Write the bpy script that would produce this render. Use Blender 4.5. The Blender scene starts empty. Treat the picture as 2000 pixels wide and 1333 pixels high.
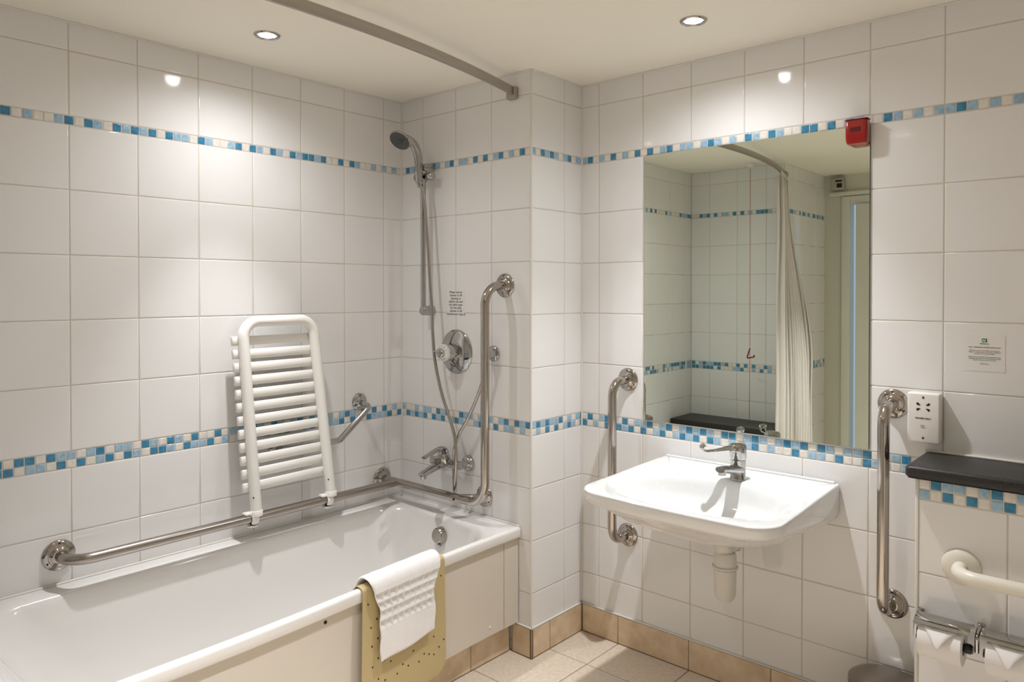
import bpy, bmesh, math, random
from mathutils import Vector, Matrix, noise as mnoise
random.seed(7)
PI = math.pi
V = Vector
scene = bpy.context.scene
COL = scene.collection
yD = 0.315; xC = 0.747; HC = 2.202            # back wall plane, corner of the wall return, ceiling height

# ------------------------------------------------------------------ camera
def make_camera():
    f, yaw, pitch, roll = 1438.34, 0.7235, -0.0107, -0.0003
    sx, sy = 9.356, -82.58
    fw = V((-math.sin(yaw)*math.cos(pitch), math.cos(yaw)*math.cos(pitch), math.sin(pitch)))
    r = V((math.cos(yaw), math.sin(yaw), 0)); u = r.cross(fw)
    r2 = math.cos(roll)*r + math.sin(roll)*u; u2 = -math.sin(roll)*r + math.cos(roll)*u
    cam = bpy.data.cameras.new('camera'); o = bpy.data.objects.new('camera', cam); COL.objects.link(o)
    m = Matrix((r2, u2, -fw)).transposed().to_4x4(); m.translation = V((2.523, -2.0928, 1.3766))
    o.matrix_world = m
    cam.sensor_width = 36; cam.lens = 36*f/2000
    cam.shift_x = -sx/2000; cam.shift_y = sy/2000
    cam.clip_start = 0.02
    scene.camera = o
make_camera()

# ------------------------------------------------------------------ world, lamps, exposure
vs = scene.view_settings
vs.view_transform = 'Standard'; vs.look = 'None'; vs.gamma = 1; vs.use_curve_mapping = False
vs.exposure = 0.11
w = bpy.data.worlds.new('world'); scene.world = w; w.use_nodes = True
w.node_tree.nodes['Background'].inputs[0].default_value = (0.62, 0.76, 1.0, 1)   # daylight seen through the door gap
w.node_tree.nodes['Background'].inputs[1].default_value = 0.55

LAMPS = [(0.345, -0.841), (1.434, -0.046), (1.45, -1.55), (2.45, -1.35)]  # last one is an added lamp out of view, lifting the ambient bounce
def lamp(x, y, watts, size, blend, rad=0.022):
    l = bpy.data.lights.new('spot_light', 'SPOT'); l.energy = watts; l.color = (0.955, 0.968, 1.0)
    l.spot_size = math.radians(size); l.spot_blend = blend; l.shadow_soft_size = rad
    o = bpy.data.objects.new('spot_light', l); COL.objects.link(o); o.location = (x, y, HC-0.014)
for (x, y), a_, b_, c_ in zip(LAMPS, (17, 18.5, 2, 1), (66, 72, 175, 130), (62, 88, 78, 70)):
    lamp(x, y, a_, 160, 1.0); lamp(x, y, b_, c_, 1.0)

# ------------------------------------------------------------------ material helpers
def lin(c):
    return tuple(((v/255)/12.92 if v/255 <= .04045 else ((v/255+.055)/1.055)**2.4) for v in c)
def mat(name, rgb, rough=.5, metal=0, coat=0, spec=.5, **kw):
    m = bpy.data.materials.new(name); m.use_nodes = True
    b = m.node_tree.nodes['Principled BSDF']
    b.inputs['Base Color'].default_value = (*lin(rgb), 1)
    b.inputs['Roughness'].default_value = rough; b.inputs['Metallic'].default_value = metal
    b.inputs['Coat Weight'].default_value = coat; b.inputs['Coat Roughness'].default_value = .05
    b.inputs['Specular IOR Level'].default_value = spec
    for k, v in kw.items(): b.inputs[k.replace('_', ' ')].default_value = v
    return m
def noise_bump(m, scale, dist, strength=.5, stretch=(1, 1, 1), detail=2):
    nt = m.node_tree; b = nt.nodes['Principled BSDF']
    tc = nt.nodes.new('ShaderNodeNewGeometry'); mp = nt.nodes.new('ShaderNodeMapping'); mp.inputs['Scale'].default_value = stretch
    n = nt.nodes.new('ShaderNodeTexNoise'); n.inputs['Scale'].default_value = scale; n.inputs['Detail'].default_value = detail
    bp = nt.nodes.new('ShaderNodeBump'); bp.inputs['Strength'].default_value = strength; bp.inputs['Distance'].default_value = dist
    nt.links.new(tc.outputs['Position'], mp.inputs[0]); nt.links.new(mp.outputs[0], n.inputs['Vector'])
    nt.links.new(n.outputs['Fac'], bp.inputs['Height']); nt.links.new(bp.outputs[0], b.inputs['Normal'])
    return n, mp
def mottle(m, c1, c2, scale, detail=4, lo=.35, hi=.65):
    nt = m.node_tree; b = nt.nodes['Principled BSDF']
    g = nt.nodes.new('ShaderNodeNewGeometry')
    n = nt.nodes.new('ShaderNodeTexNoise'); n.inputs['Scale'].default_value = scale; n.inputs['Detail'].default_value = detail
    r = nt.nodes.new('ShaderNodeValToRGB')
    r.color_ramp.elements[0].position = lo; r.color_ramp.elements[0].color = (*lin(c1), 1)
    r.color_ramp.elements[1].position = hi; r.color_ramp.elements[1].color = (*lin(c2), 1)
    nt.links.new(g.outputs['Position'], n.inputs['Vector']); nt.links.new(n.outputs['Fac'], r.inputs[0])
    nt.links.new(r.outputs[0], b.inputs['Base Color'])
    return r

M = {}
M['tile'] = mat('glazed_white_tile', (237, 235, 233), .075, spec=.5)
noise_bump(M['tile'], 5, .0035, .35, (1.6, 1.6, .55), 1)
M['grout'] = mat('beige_grout', (212, 202, 188), .8)
M['mos_dark'] = mat('teal_blue_mosaic', (58, 138, 176), .12)
mottle(M['mos_dark'], (52, 122, 160), (72, 146, 182), 60)
M['mos_light'] = mat('pale_blue_mosaic', (150, 190, 214), .12)
mottle(M['mos_light'], (144, 178, 204), (172, 203, 222), 90)
M['mos_cream'] = mat('cream_mosaic', (226, 219, 206), .15)
mottle(M['mos_cream'], (226, 220, 210), (236, 231, 224), 70)
M['ceiling'] = mat('ceiling_paint', (247, 241, 227), .7)
M['paint'] = mat('pale_wall_paint', (214, 210, 196), .6)
M['paint_white'] = mat('white_gloss_paint', (228, 226, 216), .35)
M['floor'] = mat('beige_floor_tile', (208, 192, 172), .42)
mottle(M['floor'], (214, 198, 178), (226, 212, 194), 70, 10)
M['skirt'] = mat('tan_skirting_tile', (196, 165, 130), .4)
mottle(M['skirt'], (210, 184, 152), (228, 206, 176), 18, 6)
M['skirt_grout'] = mat('brown_grout', (122, 104, 84), .85)
M['ceramic'] = mat('white_ceramic', (230, 230, 229), .07, coat=.6)
M['acrylic'] = mat('white_enamel', (232, 229, 225), .13, coat=.4)
M['panel'] = mat('cream_bath_panel', (214, 205, 192), .38)
M['plastic'] = mat('white_plastic', (237, 233, 226), .33)
M['plastic_ivory'] = mat('ivory_plastic', (232, 226, 212), .35)
M['trap'] = mat('grey_white_plastic', (222, 218, 208), .4)
M['chrome'] = mat('chrome', (184, 183, 182), .06, 1)
M['steel'] = mat('brushed_steel', (170, 162, 154), .24, 1)
noise_bump(M['steel'], 900, .0002, .25, (1, 1, 1))
M['steel_pol'] = mat('polished_steel', (180, 173, 166), .12, 1)
M['satin'] = mat('satin_aluminium', (178, 171, 163), .45, 1)
M['bin'] = mat('brushed_bin_steel', (150, 142, 134), .3, 1)
M['dark'] = mat('dark_hole', (28, 24, 22), .8)
M['black'] = mat('black_plastic', (22, 22, 24), .35)
M['rubber'] = mat('grey_rubber', (72, 74, 74), .45)
M['mirror'] = mat('mirror_glass', (240, 248, 236), .0, 1)
M['mirror_edge'] = mat('mirror_edge', (60, 72, 66), .3)
M['granite'] = mat('black_granite', (52, 50, 50), .42, spec=.35)
mottle(M['granite'], (30, 29, 29), (66, 63, 62), 420, 3, .42, .68)
M['sealant'] = mat('white_sealant', (226, 222, 214), .4)
M['towel'] = mat('white_terry_towel', (245, 242, 240), .95, **{'Sheen_Weight': .4})
noise_bump(M['towel'], 700, .002, .8, detail=3)
M['mat'] = mat('yellowed_rubber_mat', (192, 172, 126), .5)
M['paper'] = mat('toilet_paper', (240, 236, 234), .95)
noise_bump(M['paper'], 400, .0006, .4)
M['red'] = mat('red_translucent_plastic', (150, 12, 12), .2, coat=.3)
M['red_dark'] = mat('dark_red_plastic', (88, 10, 10), .3)
M['cord'] = mat('red_cord', (150, 52, 44), .6)
M['curtain'] = mat('white_shower_curtain', (226, 218, 214), .6)
M['ink'] = mat('grey_ink', (118, 110, 104), .8)
M['ink_dark'] = mat('dark_ink', (70, 66, 64), .8)
M['green'] = mat('green_ink', (38, 118, 44), .6)
M['film'] = mat('clear_notice_film', (236, 233, 230), .2)
M['grey_plastic'] = mat('grey_plastic', (176, 170, 156), .4)
em = bpy.data.materials.new('lamp_glow'); em.use_nodes = True; nt = em.node_tree; nt.nodes.clear()
e = nt.nodes.new('ShaderNodeEmission'); e.inputs[0].default_value = (1, .97, .92, 1); e.inputs[1].default_value = 14
oo = nt.nodes.new('ShaderNodeOutputMaterial'); nt.links.new(e.outputs[0], oo.inputs[0]); M['glow'] = em

# ------------------------------------------------------------------ object helpers
WL = {}
def tag(o, label=None, cat=None, group=None, kind=None):
    if label: o['label'] = label
    if cat: o['category'] = cat
    if group: o['group'] = group
    if kind: o['kind'] = kind
def thing(name, label, cat, loc, group=None):
    o = bpy.data.objects.new(name, None); COL.objects.link(o); o.location = loc
    o.empty_display_size = .05
    tag(o, label, cat, group); WL[o] = V(loc); return o
def build(name, bm, mats, parent=None, label=None, origin=None, ang=40):
    if not isinstance(mats, (list, tuple)): mats = [mats]
    off = WL[parent] if parent else V(origin if origin else (0, 0, 0))
    if off.length: bmesh.ops.translate(bm, verts=bm.verts, vec=-off)
    me = bpy.data.meshes.new(name); bm.to_mesh(me); bm.free()
    for p in me.polygons: p.use_smooth = True
    me.set_sharp_from_angle(angle=math.radians(ang))
    for m in mats: me.materials.append(M[m] if isinstance(m, str) else m)
    o = bpy.data.objects.new(name, me); COL.objects.link(o)
    if parent: o.parent = parent
    else: o.location = off
    WL[o] = off
    if label: o['label'] = label
    return o
def struct(name, bm, mats, label=None, cat=None):
    o = build(name, bm, mats); o['kind'] = 'structure'
    if label: o['label'] = label
    if cat: o['category'] = cat
    return o
def NB(): return bmesh.new()

def box(bm, c, s, bev=0, mi=0, rot=None, seg=2):
    t = bmesh.new(); bmesh.ops.create_cube(t, size=1)
    for v in t.verts: v.co = V((v.co.x*s[0], v.co.y*s[1], v.co.z*s[2]))
    if bev: bmesh.ops.bevel(t, geom=t.edges[:], offset=bev, segments=seg, affect='EDGES', profile=.5)
    merge(bm, t, (Matrix.Translation(c) @ (rot.to_4x4() if rot else Matrix())), mi)
def merge(bm, t, mx, mi=0):
    vm = {v: bm.verts.new(mx @ v.co) for v in t.verts}
    for f in t.faces:
        try: nf = bm.faces.new([vm[v] for v in f.verts]); nf.material_index = mi
        except ValueError: pass
    t.free()
def grid_faces(bm, rings, closed=True, cap=True, mi=0):
    vr = [[bm.verts.new(p) for p in r] for r in rings]
    n = len(vr[0])
    for a, b in zip(vr, vr[1:]):
        for i in range(n if closed else n-1):
            j = (i+1) % n
            f = bm.faces.new((a[i], a[j], b[j], b[i])); f.material_index = mi
    if cap and closed:
        for r, fl in ((vr[0], True), (vr[-1], False)):
            f = bm.faces.new(r[::-1] if fl else r); f.material_index = mi
    return vr
def fillet(pts, r, n=10):
    pts = [V(p) for p in pts]; out = [pts[0]]
    rr = r if isinstance(r, (list, tuple)) else [r]*(len(pts)-2)
    for i in range(1, len(pts)-1):
        a, b, c = pts[i-1], pts[i], pts[i+1]; d1 = (a-b).normalized(); d2 = (c-b).normalized()
        ang = d1.angle(d2); R = rr[i-1]; t = R/math.tan(ang/2)
        p1 = b+d1*t; p2 = b+d2*t; cen = b+(d1+d2).normalized()*(R/math.sin(ang/2))
        v1 = p1-cen; v2 = p2-cen; th = v1.angle(v2); ax = v1.cross(v2).normalized()
        for k in range(n+1):
            out.append(cen + (Matrix.Rotation(th*k/n, 3, ax) @ v1))
    out.append(pts[-1]); return out
def smooth_path(pts, n=8):
    pts = [V(p) for p in pts]; P = [pts[0]*2-pts[1]]+pts+[pts[-1]*2-pts[-2]]; out = []
    for i in range(1, len(P)-2):
        p0, p1, p2, p3 = P[i-1:i+3]
        for k in range(n):
            t = k/n
            out.append(.5*((2*p1)+(p2-p0)*t+(2*p0-5*p1+4*p2-p3)*t*t+(3*p1-p0-3*p2+p3)*t*t*t))
    out.append(pts[-1]); return out
def tube(bm, pts, r, seg=20, cap=True, mi=0, sx=1, sy=1, up=None):
    pts = [V(p) for p in pts]; n = len(pts)
    R = r if isinstance(r, (list, tuple)) else [r]*n
    T = [(pts[min(i+1, n-1)]-pts[max(i-1, 0)]).normalized() for i in range(n)]
    ref = V(up) if up else (V((0, 0, 1)) if abs(T[0].z) < .9 else V((1, 0, 0)))
    N = (ref - T[0]*ref.dot(T[0])).normalized(); rings = []
    for i in range(n):
        N = (N - T[i]*N.dot(T[i])).normalized(); B = T[i].cross(N)
        rings.append([pts[i] + N*(math.cos(2*PI*k/seg)*R[i]*sx) + B*(math.sin(2*PI*k/seg)*R[i]*sy) for k in range(seg)])
    grid_faces(bm, rings, True, cap, mi)
def lathe(bm, prof, o, axis, seg=36, mi=0, cap=True):
    o = V(o); a = V(axis).normalized(); ref = V((0, 0, 1)) if abs(a.z) < .9 else V((1, 0, 0))
    x = (ref-a*ref.dot(a)).normalized(); y = a.cross(x)
    rings = [[o+a*h+(x*math.cos(2*PI*k/seg)+y*math.sin(2*PI*k/seg))*max(r, 1e-5) for k in range(seg)] for r, h in prof]
    grid_faces(bm, rings, True, cap, mi)
def loftrect(x0, x1, y0, y1, r, z, n=8, warp=None):
    pts = []
    for cx, cy, a0 in ((x1-r, y1-r, 0), (x0+r, y1-r, PI/2), (x0+r, y0+r, PI), (x1-r, y0+r, 1.5*PI)):
        for k in range(n+1):
            a = a0+PI/2*k/n; pts.append(V((cx+r*math.cos(a), cy+r*math.sin(a), z)))
    # extra points along the long sides so warps bend smoothly
    out = []
    for i, p in enumerate(pts):
        out.append(p); q = pts[(i+1) % len(pts)]
        if (i+1) % (n+1) == 0:
            for k in range(1, 12): out.append(p.lerp(q, k/12))
    return [warp(p) if warp else p for p in out]
def text_mesh(body, size, origin, u, v, matname, parent, name='lettering', align='CENTER', space=1.1, bold=0):
    cu = bpy.data.curves.new(name, 'FONT'); cu.body = body; cu.size = size; cu.align_x = align; cu.align_y = 'TOP'
    cu.space_line = space; cu.extrude = .00015; cu.offset = bold
    to = bpy.data.objects.new('tmp', cu); COL.objects.link(to)
    dg = bpy.context.evaluated_depsgraph_get(); me = bpy.data.meshes.new_from_object(to.evaluated_get(dg))
    bpy.data.objects.remove(to); u = V(u); v = V(v); nrm = u.cross(v)
    off = WL[parent]
    for vv in me.vertices: vv.co = V(origin)+u*vv.co.x+v*vv.co.y+nrm*vv.co.z-off
    me.name = name; me.materials.clear(); me.materials.append(M[matname])
    o = bpy.data.objects.new(name, me); COL.objects.link(o); o.parent = parent; WL[o] = off; return o

# ------------------------------------------------------------------ tiled walls
def one_tile(bm, O, U, W_, N, u0, u1, v0, v1, g, mi, pillow=1.0, h0=0):
    prof = [(g, -.0026), (g+.0004, -.0011*pillow), (g+.0013, -.00025*pillow), (g+.0028, 0), (g+.006, 0)]
    if min(u1-u0, v1-v0) < .018: prof = prof[:-1]
    if min(u1-u0, v1-v0) < .009: prof = [(min(g, (u1-u0)/4), -.0026), (min(g, (u1-u0)/4)+.0004, 0)]
    rings = []
    for ins, h in prof:
        rings.append([O+U*a+W_*b+N*(h+h0) for a, b in ((u0+ins, v0+ins), (u1-ins, v0+ins), (u1-ins, v1-ins), (u0+ins, v1-ins))])
    vr = grid_faces(bm, rings, True, False, mi)
    f = bm.faces.new(vr[-1]); f.material_index = mi
ROWS = [('t', -.163), ('t', .0395), ('t', .239), ('t', .436), ('t', .6345), ('b2', .832), ('t', .8845), ('t', 1.086), ('t', 1.287), ('t', 1.487), ('t', 1.687), ('b1', 1.886), ('t', 1.914), ('t', 2.113), ('end', 2.202)]
CM = {'D': 2, 'L': 3, 'W': 4}
def seq(n): return ''.join(random.choice('DLWWDLW') for _ in range(n))
def tiled_wall(name, O, U, L, joints, zmin, b1, b2t, b2b, rev=False, N=None, thick=.05, zmax=HC, rows=ROWS, rmat=('grout', 'tile', 'mos_dark', 'mos_light', 'mos_cream'), W_=V((0, 0, 1)), mp=.0275, slab=True, ext=(0, 0)):
    O = V(O); U = V(U); N = V(N); bm = NB()
    js = sorted([0]+[j for j in joints if .004 < j < L-.004]+[L])
    for (kind, z0), (_, z1) in zip(rows, rows[1:]):
        if kind == 'end' or z1 <= zmin+.003 or z0 >= zmax-.003: continue
        a, b = max(z0, zmin), min(z1, zmax)
        if kind == 't':
            for u0, u1 in zip(js, js[1:]): one_tile(bm, O, U, W_, N, u0, u1, a, b, .0011, 1)
        else:
            ss = [(a, b, b1)] if kind == 'b1' else [((a+b)/2, b, b2t), (a, (a+b)/2, b2b)]
            for za, zb, s in ss:
                n = int(math.ceil(L/mp)); s = (s+seq(n))[:n] if not rev else (seq(n)+s)[-n:]
                for i in range(n):
                    if rev: u1 = L-(n-1-i)*mp; u0 = u1-mp
                    else: u0 = i*mp; u1 = u0+mp
                    u0 = max(u0, 0); u1 = min(u1, L)
                    if u1-u0 < .004: continue
                    one_tile(bm, O, U, W_, N, u0, u1, za, zb, .0011, CM[s[i]], 1.1, -.0002)
    if slab:
        c = [O+U*a+W_*b+N*h for a, b, h in [(-ext[0], zmin, -.0014), (L+ext[1], zmin, -.0014), (L+ext[1], zmax, -.0014), (-ext[0], zmax, -.0014), (-ext[0], zmin, -thick), (L+ext[1], zmin, -thick), (L+ext[1], zmax, -thick), (-ext[0], zmax, -thick)]]
        vs_ = [bm.verts.new(p) for p in c]
        for f in ((0, 1, 2, 3), (7, 6, 5, 4), (4, 5, 1, 0), (5, 6, 2, 1), (6, 7, 3, 2), (7, 4, 0, 3)): bm.faces.new([vs_[i] for i in f])
    bmesh.ops.recalc_face_normals(bm, faces=bm.faces)
    return struct(name, bm, list(rmat))

A1 = "DWLWWLDWDLWDLDLDWDLLWDLWWLDWDLWDLWDLDDLDWWDWDLWWLWLWLW"
A2T = "WDDWDLLWLDWLLW"+"DLWDLWDWWDWLL"+"WDLWDLWLDWDLWL"+"WLDLWDWDWDWLW"
A2B = "DWLLWDWDWLDWDL"+"WDDLWDLLDWLWW"+"DWLDWLDWWLDWDL"+"LDWDWWDLLLDWD"
B1 = "WDLDWLLDLWLDWLLWDWDWLDWLWDW"
B2T = "LWWLWLLWDLDWWDLLWLWLWLDWDLD"
B2B = "WDLDLDWDLDWLDLWWLDWWDWLLWLW"
C1 = "LWDLDLWLDWL"; C2T = "LDLDLLDWLWLD"; C2B = "WLWDWDWLDLWD"
D1 = "LDWLWDWLWD"+"WDWLDWLLWLDLWLWDLWDLWWDDWDWDLW"+"WDLWLWLLDLWLWLWD"
D2T = "WDWLDWWDWLLDWL"+"DWLDLDLWDDWLDLWLDLDWDLWLLD"+"WWLDWDL"
D2B = "DWLWDWDLDWDWLD"+"WLDLDWDLWLWLDWLWWDWLLWDWWD"+"LWWLDWL"
YN = -2.01; YF = -2.76; XR = 3.0
ja = [L_ for L_ in [-(-.0981-.2015*k) for k in range(12)]]
tiled_wall('wall_left', (0, YN, 0), (0, 1, 0), -YN, [-YN-j for j in ja], 0, A1, A2T, A2B, True, (1, 0, 0), ext=(.05, .05))
tiled_wall('wall_far', (0, 0, 0), (1, 0, 0), xC, [.1394+.2015*k for k in range(6)], 0, B1, B2T, B2B, False, (0, -1, 0), ext=(.02, -.003))
tiled_wall('wall_return', (xC, 0, 0), (0, 1, 0), yD, [.2015], 0, C1, C2T, C2B, False, (1, 0, 0), thick=.046, ext=(-.003, .03))
tiled_wall('wall_back', (xC, yD, 0), (1, 0, 0), XR-xC, [.0839+.2015*k for k in range(13)], 0, D1, D2T, D2B, False, (0, -1, 0), ext=(.04, .04))
XN = .665
tiled_wall('wall_near', (XN, YN, 0), (-1, 0, 0), XN, [XN-(.14+.2015*k) for k in range(5)], 0, seq(24), seq(24), seq(24), False, (0, 1, 0), ext=(-.003, .02))
tiled_wall('wall_side', (XN, YF, 0), (0, 1, 0), YN-YF, [.2015*k for k in range(5)], 0, seq(24), seq(24), seq(24), False, (1, 0, 0), thick=.046, ext=(.02, -.003))
tiled_wall('wall_right', (XR, YF, 0), (0, 1, 0), yD-YF, [.1+.2015*k for k in range(16)], 0, seq(99), seq(99), seq(99), False, (-1, 0, 0), ext=(.05, .05))
# tile edge strips at the outside corners
bm = NB(); tube(bm, [(xC-.0035, .0035, .0), (xC-.0035, .0035, HC)], .0045, 12); struct('trim_1', bm, 'sealant')
bm = NB(); tube(bm, [(XN-.0035, YN-.0035, .0), (XN-.0035, YN-.0035, HC)], .0045, 12); struct('trim_2', bm, 'sealant')

# sealant beads in the inside corners and under the ceiling
for n_, p_, q_ in ((5, (.0015, -.0015, .49), (.0015, -.0015, HC)), (6, (xC+.0015, yD-.0015, .12), (xC+.0015, yD-.0015, HC)), (7, (.002, YN, HC-.002), (.002, 0, HC-.002)), (8, (0, -.002, HC-.002), (xC, -.002, HC-.002)), (9, (xC+.002, 0, HC-.002), (xC+.002, yD, HC-.002)), (10, (xC, yD-.002, HC-.002), (XR, yD-.002, HC-.002))):
    bm = NB(); tube(bm, [p_, q_], .0042, 12); struct('trim_%d' % n_, bm, 'sealant')
# ceiling and floor
bm = NB(); box(bm, (1.5, -1.22, HC+.025), (3.2, 3.3, .05)); struct('ceiling', bm, 'ceiling')
FR = [('t', -.204+.305*k) for k in range(-10, 3)]+[('end', .9)]
tiled_wall('floor', (-.02, 0, 0), (1, 0, 0), 3.05, [.02+.928+.3045*k for k in range(-3, 8)], YF-.05, '', '', '', False, (0, 0, 1), zmax=yD+.02, rows=FR, rmat=('skirt_grout', 'floor'), W_=V((0, 1, 0)))

# skirting tiles
def skirting(name, O, U, L, joints, N):
    o = tiled_wall(name, V(O)+V(N)*.009, U, L, joints, 0, '', '', '', False, N, thick=.0085, zmax=.111, rows=[('t', .002), ('end', .111)], rmat=('skirt_grout', 'skirt'))
    bm = NB(); c = V(O)+V(U)*(L/2)+V(N)*.005+V((0, 0, .1135))
    box(bm, c, (abs(V(U).x)*L+abs(V(N).x)*.009, abs(V(U).y)*L+abs(V(N).y)*.009, .005), .0018)
    s = build('grout_bead', bm, 'sealant', o); return o
skirting('baseboard_back', (xC+.010, yD, 0), (1, 0, 0), 1.26, [.171+.3045*k for k in range(5)], (0, -1, 0))
skirting('baseboard_return', (xC, -.010, 0), (0, 1, 0), yD-.000, [.111], (1, 0, 0))
skirting('baseboard_far', (.658, 0, 0), (1, 0, 0), xC-.658+.010, [], (0, -1, 0))
o = tiled_wall('baseboard_bath', (.648, -1.72, 0), (0, 1, 0), 1.708, [1.72-.22-.3045*k for k in range(6)], 0, '', '', '', False, (1, 0, 0), thick=.012, zmax=.118, rows=[('t', .002), ('end', .118)], rmat=('skirt_grout', 'skirt'))

# door wall (seen in the mirror)
bm = NB()
DX0, DX1, DZ = .84, 1.66, 1.99
box(bm, ((XN-.05+DX0)/2, YF-.04, HC/2), (DX0-XN+.05, .08, HC)); box(bm, ((DX1+XR+.05)/2, YF-.04, HC/2), (XR+.05-DX1, .08, HC)); box(bm, ((DX0+DX1)/2, YF-.04, (DZ+HC)/2), (DX1-DX0, .08, HC-DZ))
struct('wall_front', bm, 'paint')
door = thing('door_1', None, None, (DX0, YF, 0)); door['kind'] = 'structure'
bm = NB()
for x in (DX0-.028, DX1+.028): box(bm, (x, YF+.009, (DZ+.055)/2), (.056, .018, DZ+.055), .004)
box(bm, ((DX0+DX1)/2, YF+.009, DZ+.028), (DX1-DX0-.001, .018, .056), .004)
build('door_frame', bm, 'paint_white', door)
bm = NB(); a = math.radians(-4); rot = Matrix.Rotation(a, 3, 'Z')
box(bm, V((DX1-.006, YF-.035, DZ/2))+rot@V((-(DX1-DX0-.05)/2, 0, 0)), (DX1-DX0-.05, .04, DZ-.012), .003, rot=rot)
build('door_leaf', bm, 'paint_white', door)
bm = NB(); box(bm, (1.9, YF+.012, 2.065), (2.4, .024, .03), .004); struct('trim_3', bm, 'paint_white')

# boxing with the shelf, right
BX = 2.019; BY = .105; BZ = .873
BR = [('t', -.14), ('t', .062), ('t', .262), ('t', .4635), ('t', .665-.2+.2005), ('b2', .8165), ('end', .8725)]
BR = [('t', .0), ('t', .2265), ('t', .4225), ('t', .6195), ('b2', .8165), ('end', .8725)]
tiled_wall('wall_boxing', (BX+.006, BY, 0), (1, 0, 0), XR-BX-.006, [.2015*k for k in range(1, 6)], 0, '', 'WDLLWLDWL'+seq(40), 'LWDWDWLDW'+seq(40), False, (0, -1, 0), thick=yD-BY-.004, zmax=.8725, rows=BR)
bm = NB(); box(bm, (BX+.002, BY+.004, .436), (.009, .012, .872), .003); struct('trim_4', bm, 'sealant')
bm = NB()
def nose_slab(bm, x0, x1, y0, y1, z0, z1, r=.012, mi=0):
    for_r = []
    for k in range(7):
        a = PI/2*k/6; for_r.append((r*(1-math.sin(a)), r*(1-math.cos(a)), 1))
    rings = [loftrect(x0+r*.5, x1, y0+r*.5, y1, .012, z0, 5)]
    for k in range(9):
        a = -PI/2+PI*k/8; ins = r*(1-math.cos(a)); zz = (z0+r+r*math.sin(a)) if k < 4 else (z1-r+r*math.sin(a) if k > 4 else None)
        if zz is None: continue
        rings.append(loftrect(x0+ins, x1, y0+ins, y1, .014, zz, 5))
    grid_faces(bm, rings, True, True, mi)
nose_slab(bm, 1.994, XR-.002, .080, yD-.002, .8735, .907)
shelf = thing('stone_shelf', 'speckled black stone shelf on the tiled boxing under the shaver socket', 'shelf', (2.4, .2, .8735))
build('slab', bm, 'granite', shelf)
bm = NB(); tube(bm, [(1.995, yD-.0045, .909), (XR-.01, yD-.0045, .909)], .004, 8); build('sealant_bead', bm, 'sealant', shelf, 'white sealant line along the wall')

# ------------------------------------------------------------------ bath
def sm(t): t = max(0, min(1, t)); return t*t*(3-2*t)
def bow(y): return .052*sm((-y-.12)/1.15)
def bwarp(p):
    k = max(0, min(1, (p.x-.35)/.35)); return V((p.x+bow(p.y)*k, p.y, p.z))
bath = thing('bathtub', 'white bathtub with cream side panel under the folded slatted seat', 'bathtub', (.35, -.86, 0))
bm = NB()
def brect(dl, dr, dt, df, r, z): return loftrect(dl, .70-dr, -1.70+df, -dt, r, z, 8, bwarp)
rings = [brect(.004, .012, .003, .003, .006, .445), brect(.003, .002, .002, .002, .008, .446), brect(.003, 0, .002, .002, .01, .450), brect(.003, 0, .002, .002, .01, .474), brect(.003, .002, .002, .002, .011, .480), brect(.003, .007, .003, .003, .014, .4835),
         brect(.03, .016, .03, .03, .03, .4840), brect(.07, .022, .082, .082, .13, .4825), brect(.078, .028, .09, .09, .14, .4795), brect(.084, .034, .096, .100, .145, .473), brect(.089, .039, .101, .112, .148, .460), brect(.094, .044, .106, .13, .15, .440),
         brect(.104, .056, .116, .17, .15, .38), brect(.118, .07, .132, .23, .15, .28), brect(.135, .088, .155, .30, .14, .19), brect(.160, .115, .185, .36, .12, .14), brect(.205, .16, .235, .42, .09, .115), brect(.26, .22, .30, .48, .05, .108)]
vr = grid_faces(bm, rings, True, False); bm.faces.new(vr[-1])
bmesh.ops.recalc_face_normals(bm, faces=bm.faces)
tub = build('tub', bm, 'acrylic', bath, ang=60)
# overflow knob
bm = NB(); lathe(bm, [(.034, 0), (.034, .004), (.030, .010), (.0295, .020), (.026, .0235), (.0, .0235)], (.372, -.114, .408), (0, -1, .18), 40)
box(bm, (.372, -.122, .371), (.014, .012, .01), .003)
build('overflow_cover', bm, 'steel_pol', bath, 'round chrome overflow cover')
bm = NB(); lathe(bm, [(.028, 0), (.028, .003), (.02, .005), (0, .005)], (.38, -.42, .106), (0, 0, 1), 30); build('waste', bm, 'chrome', bath, 'chrome plug hole')
# panel
bm = NB()
def panel_piece(bm, ya, yb, xo=0, z0=.120, z1=.444, n=30):
    prof = [(0, z0), (0, z1), (-.012, z1), (-.012, z0)]
    rings = []
    for i in range(n+1):
        y = ya+(yb-ya)*i/n; rings.append([V((.684+bow(y)+dx+xo, y, z)) for dx, z in prof])
    grid_faces(bm, rings, True, True)
panel_piece(bm, -1.695, -.0845); bmesh.ops.recalc_face_normals(bm, faces=bm.faces)
pn = build('side_panel', bm, 'panel', bath, 'long cream side panel')
bm = NB(); panel_piece(bm, -.0825, -.004, .0006, n=4); bmesh.ops.recalc_face_normals(bm, faces=bm.faces); build('end_strip', bm, 'panel', bath, 'narrow cream strip at the panel end')
for y, z, m_ in ((-.16, .152, 'plastic'), (-.883, .427, 'dark')):
    bm = NB(); lathe(bm, [(.0052, 0), (.0052, .002), (.003, .0035), (0, .0035)], (.6838+bow(y), y, z), (1, 0, 0), 14); build('screw_cap', bm, m_, pn, 'white screw cap' if m_ == 'plastic' else 'dark screw head')
# seals along the walls
bm = NB(); tube(bm, [(.0045, -1.69, .485), (.0045, -.006, .485), (.69, -.0045, .485)], .0045, 10); build('sealant_bead', bm, 'sealant', bath, 'white sealant bead')

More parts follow.
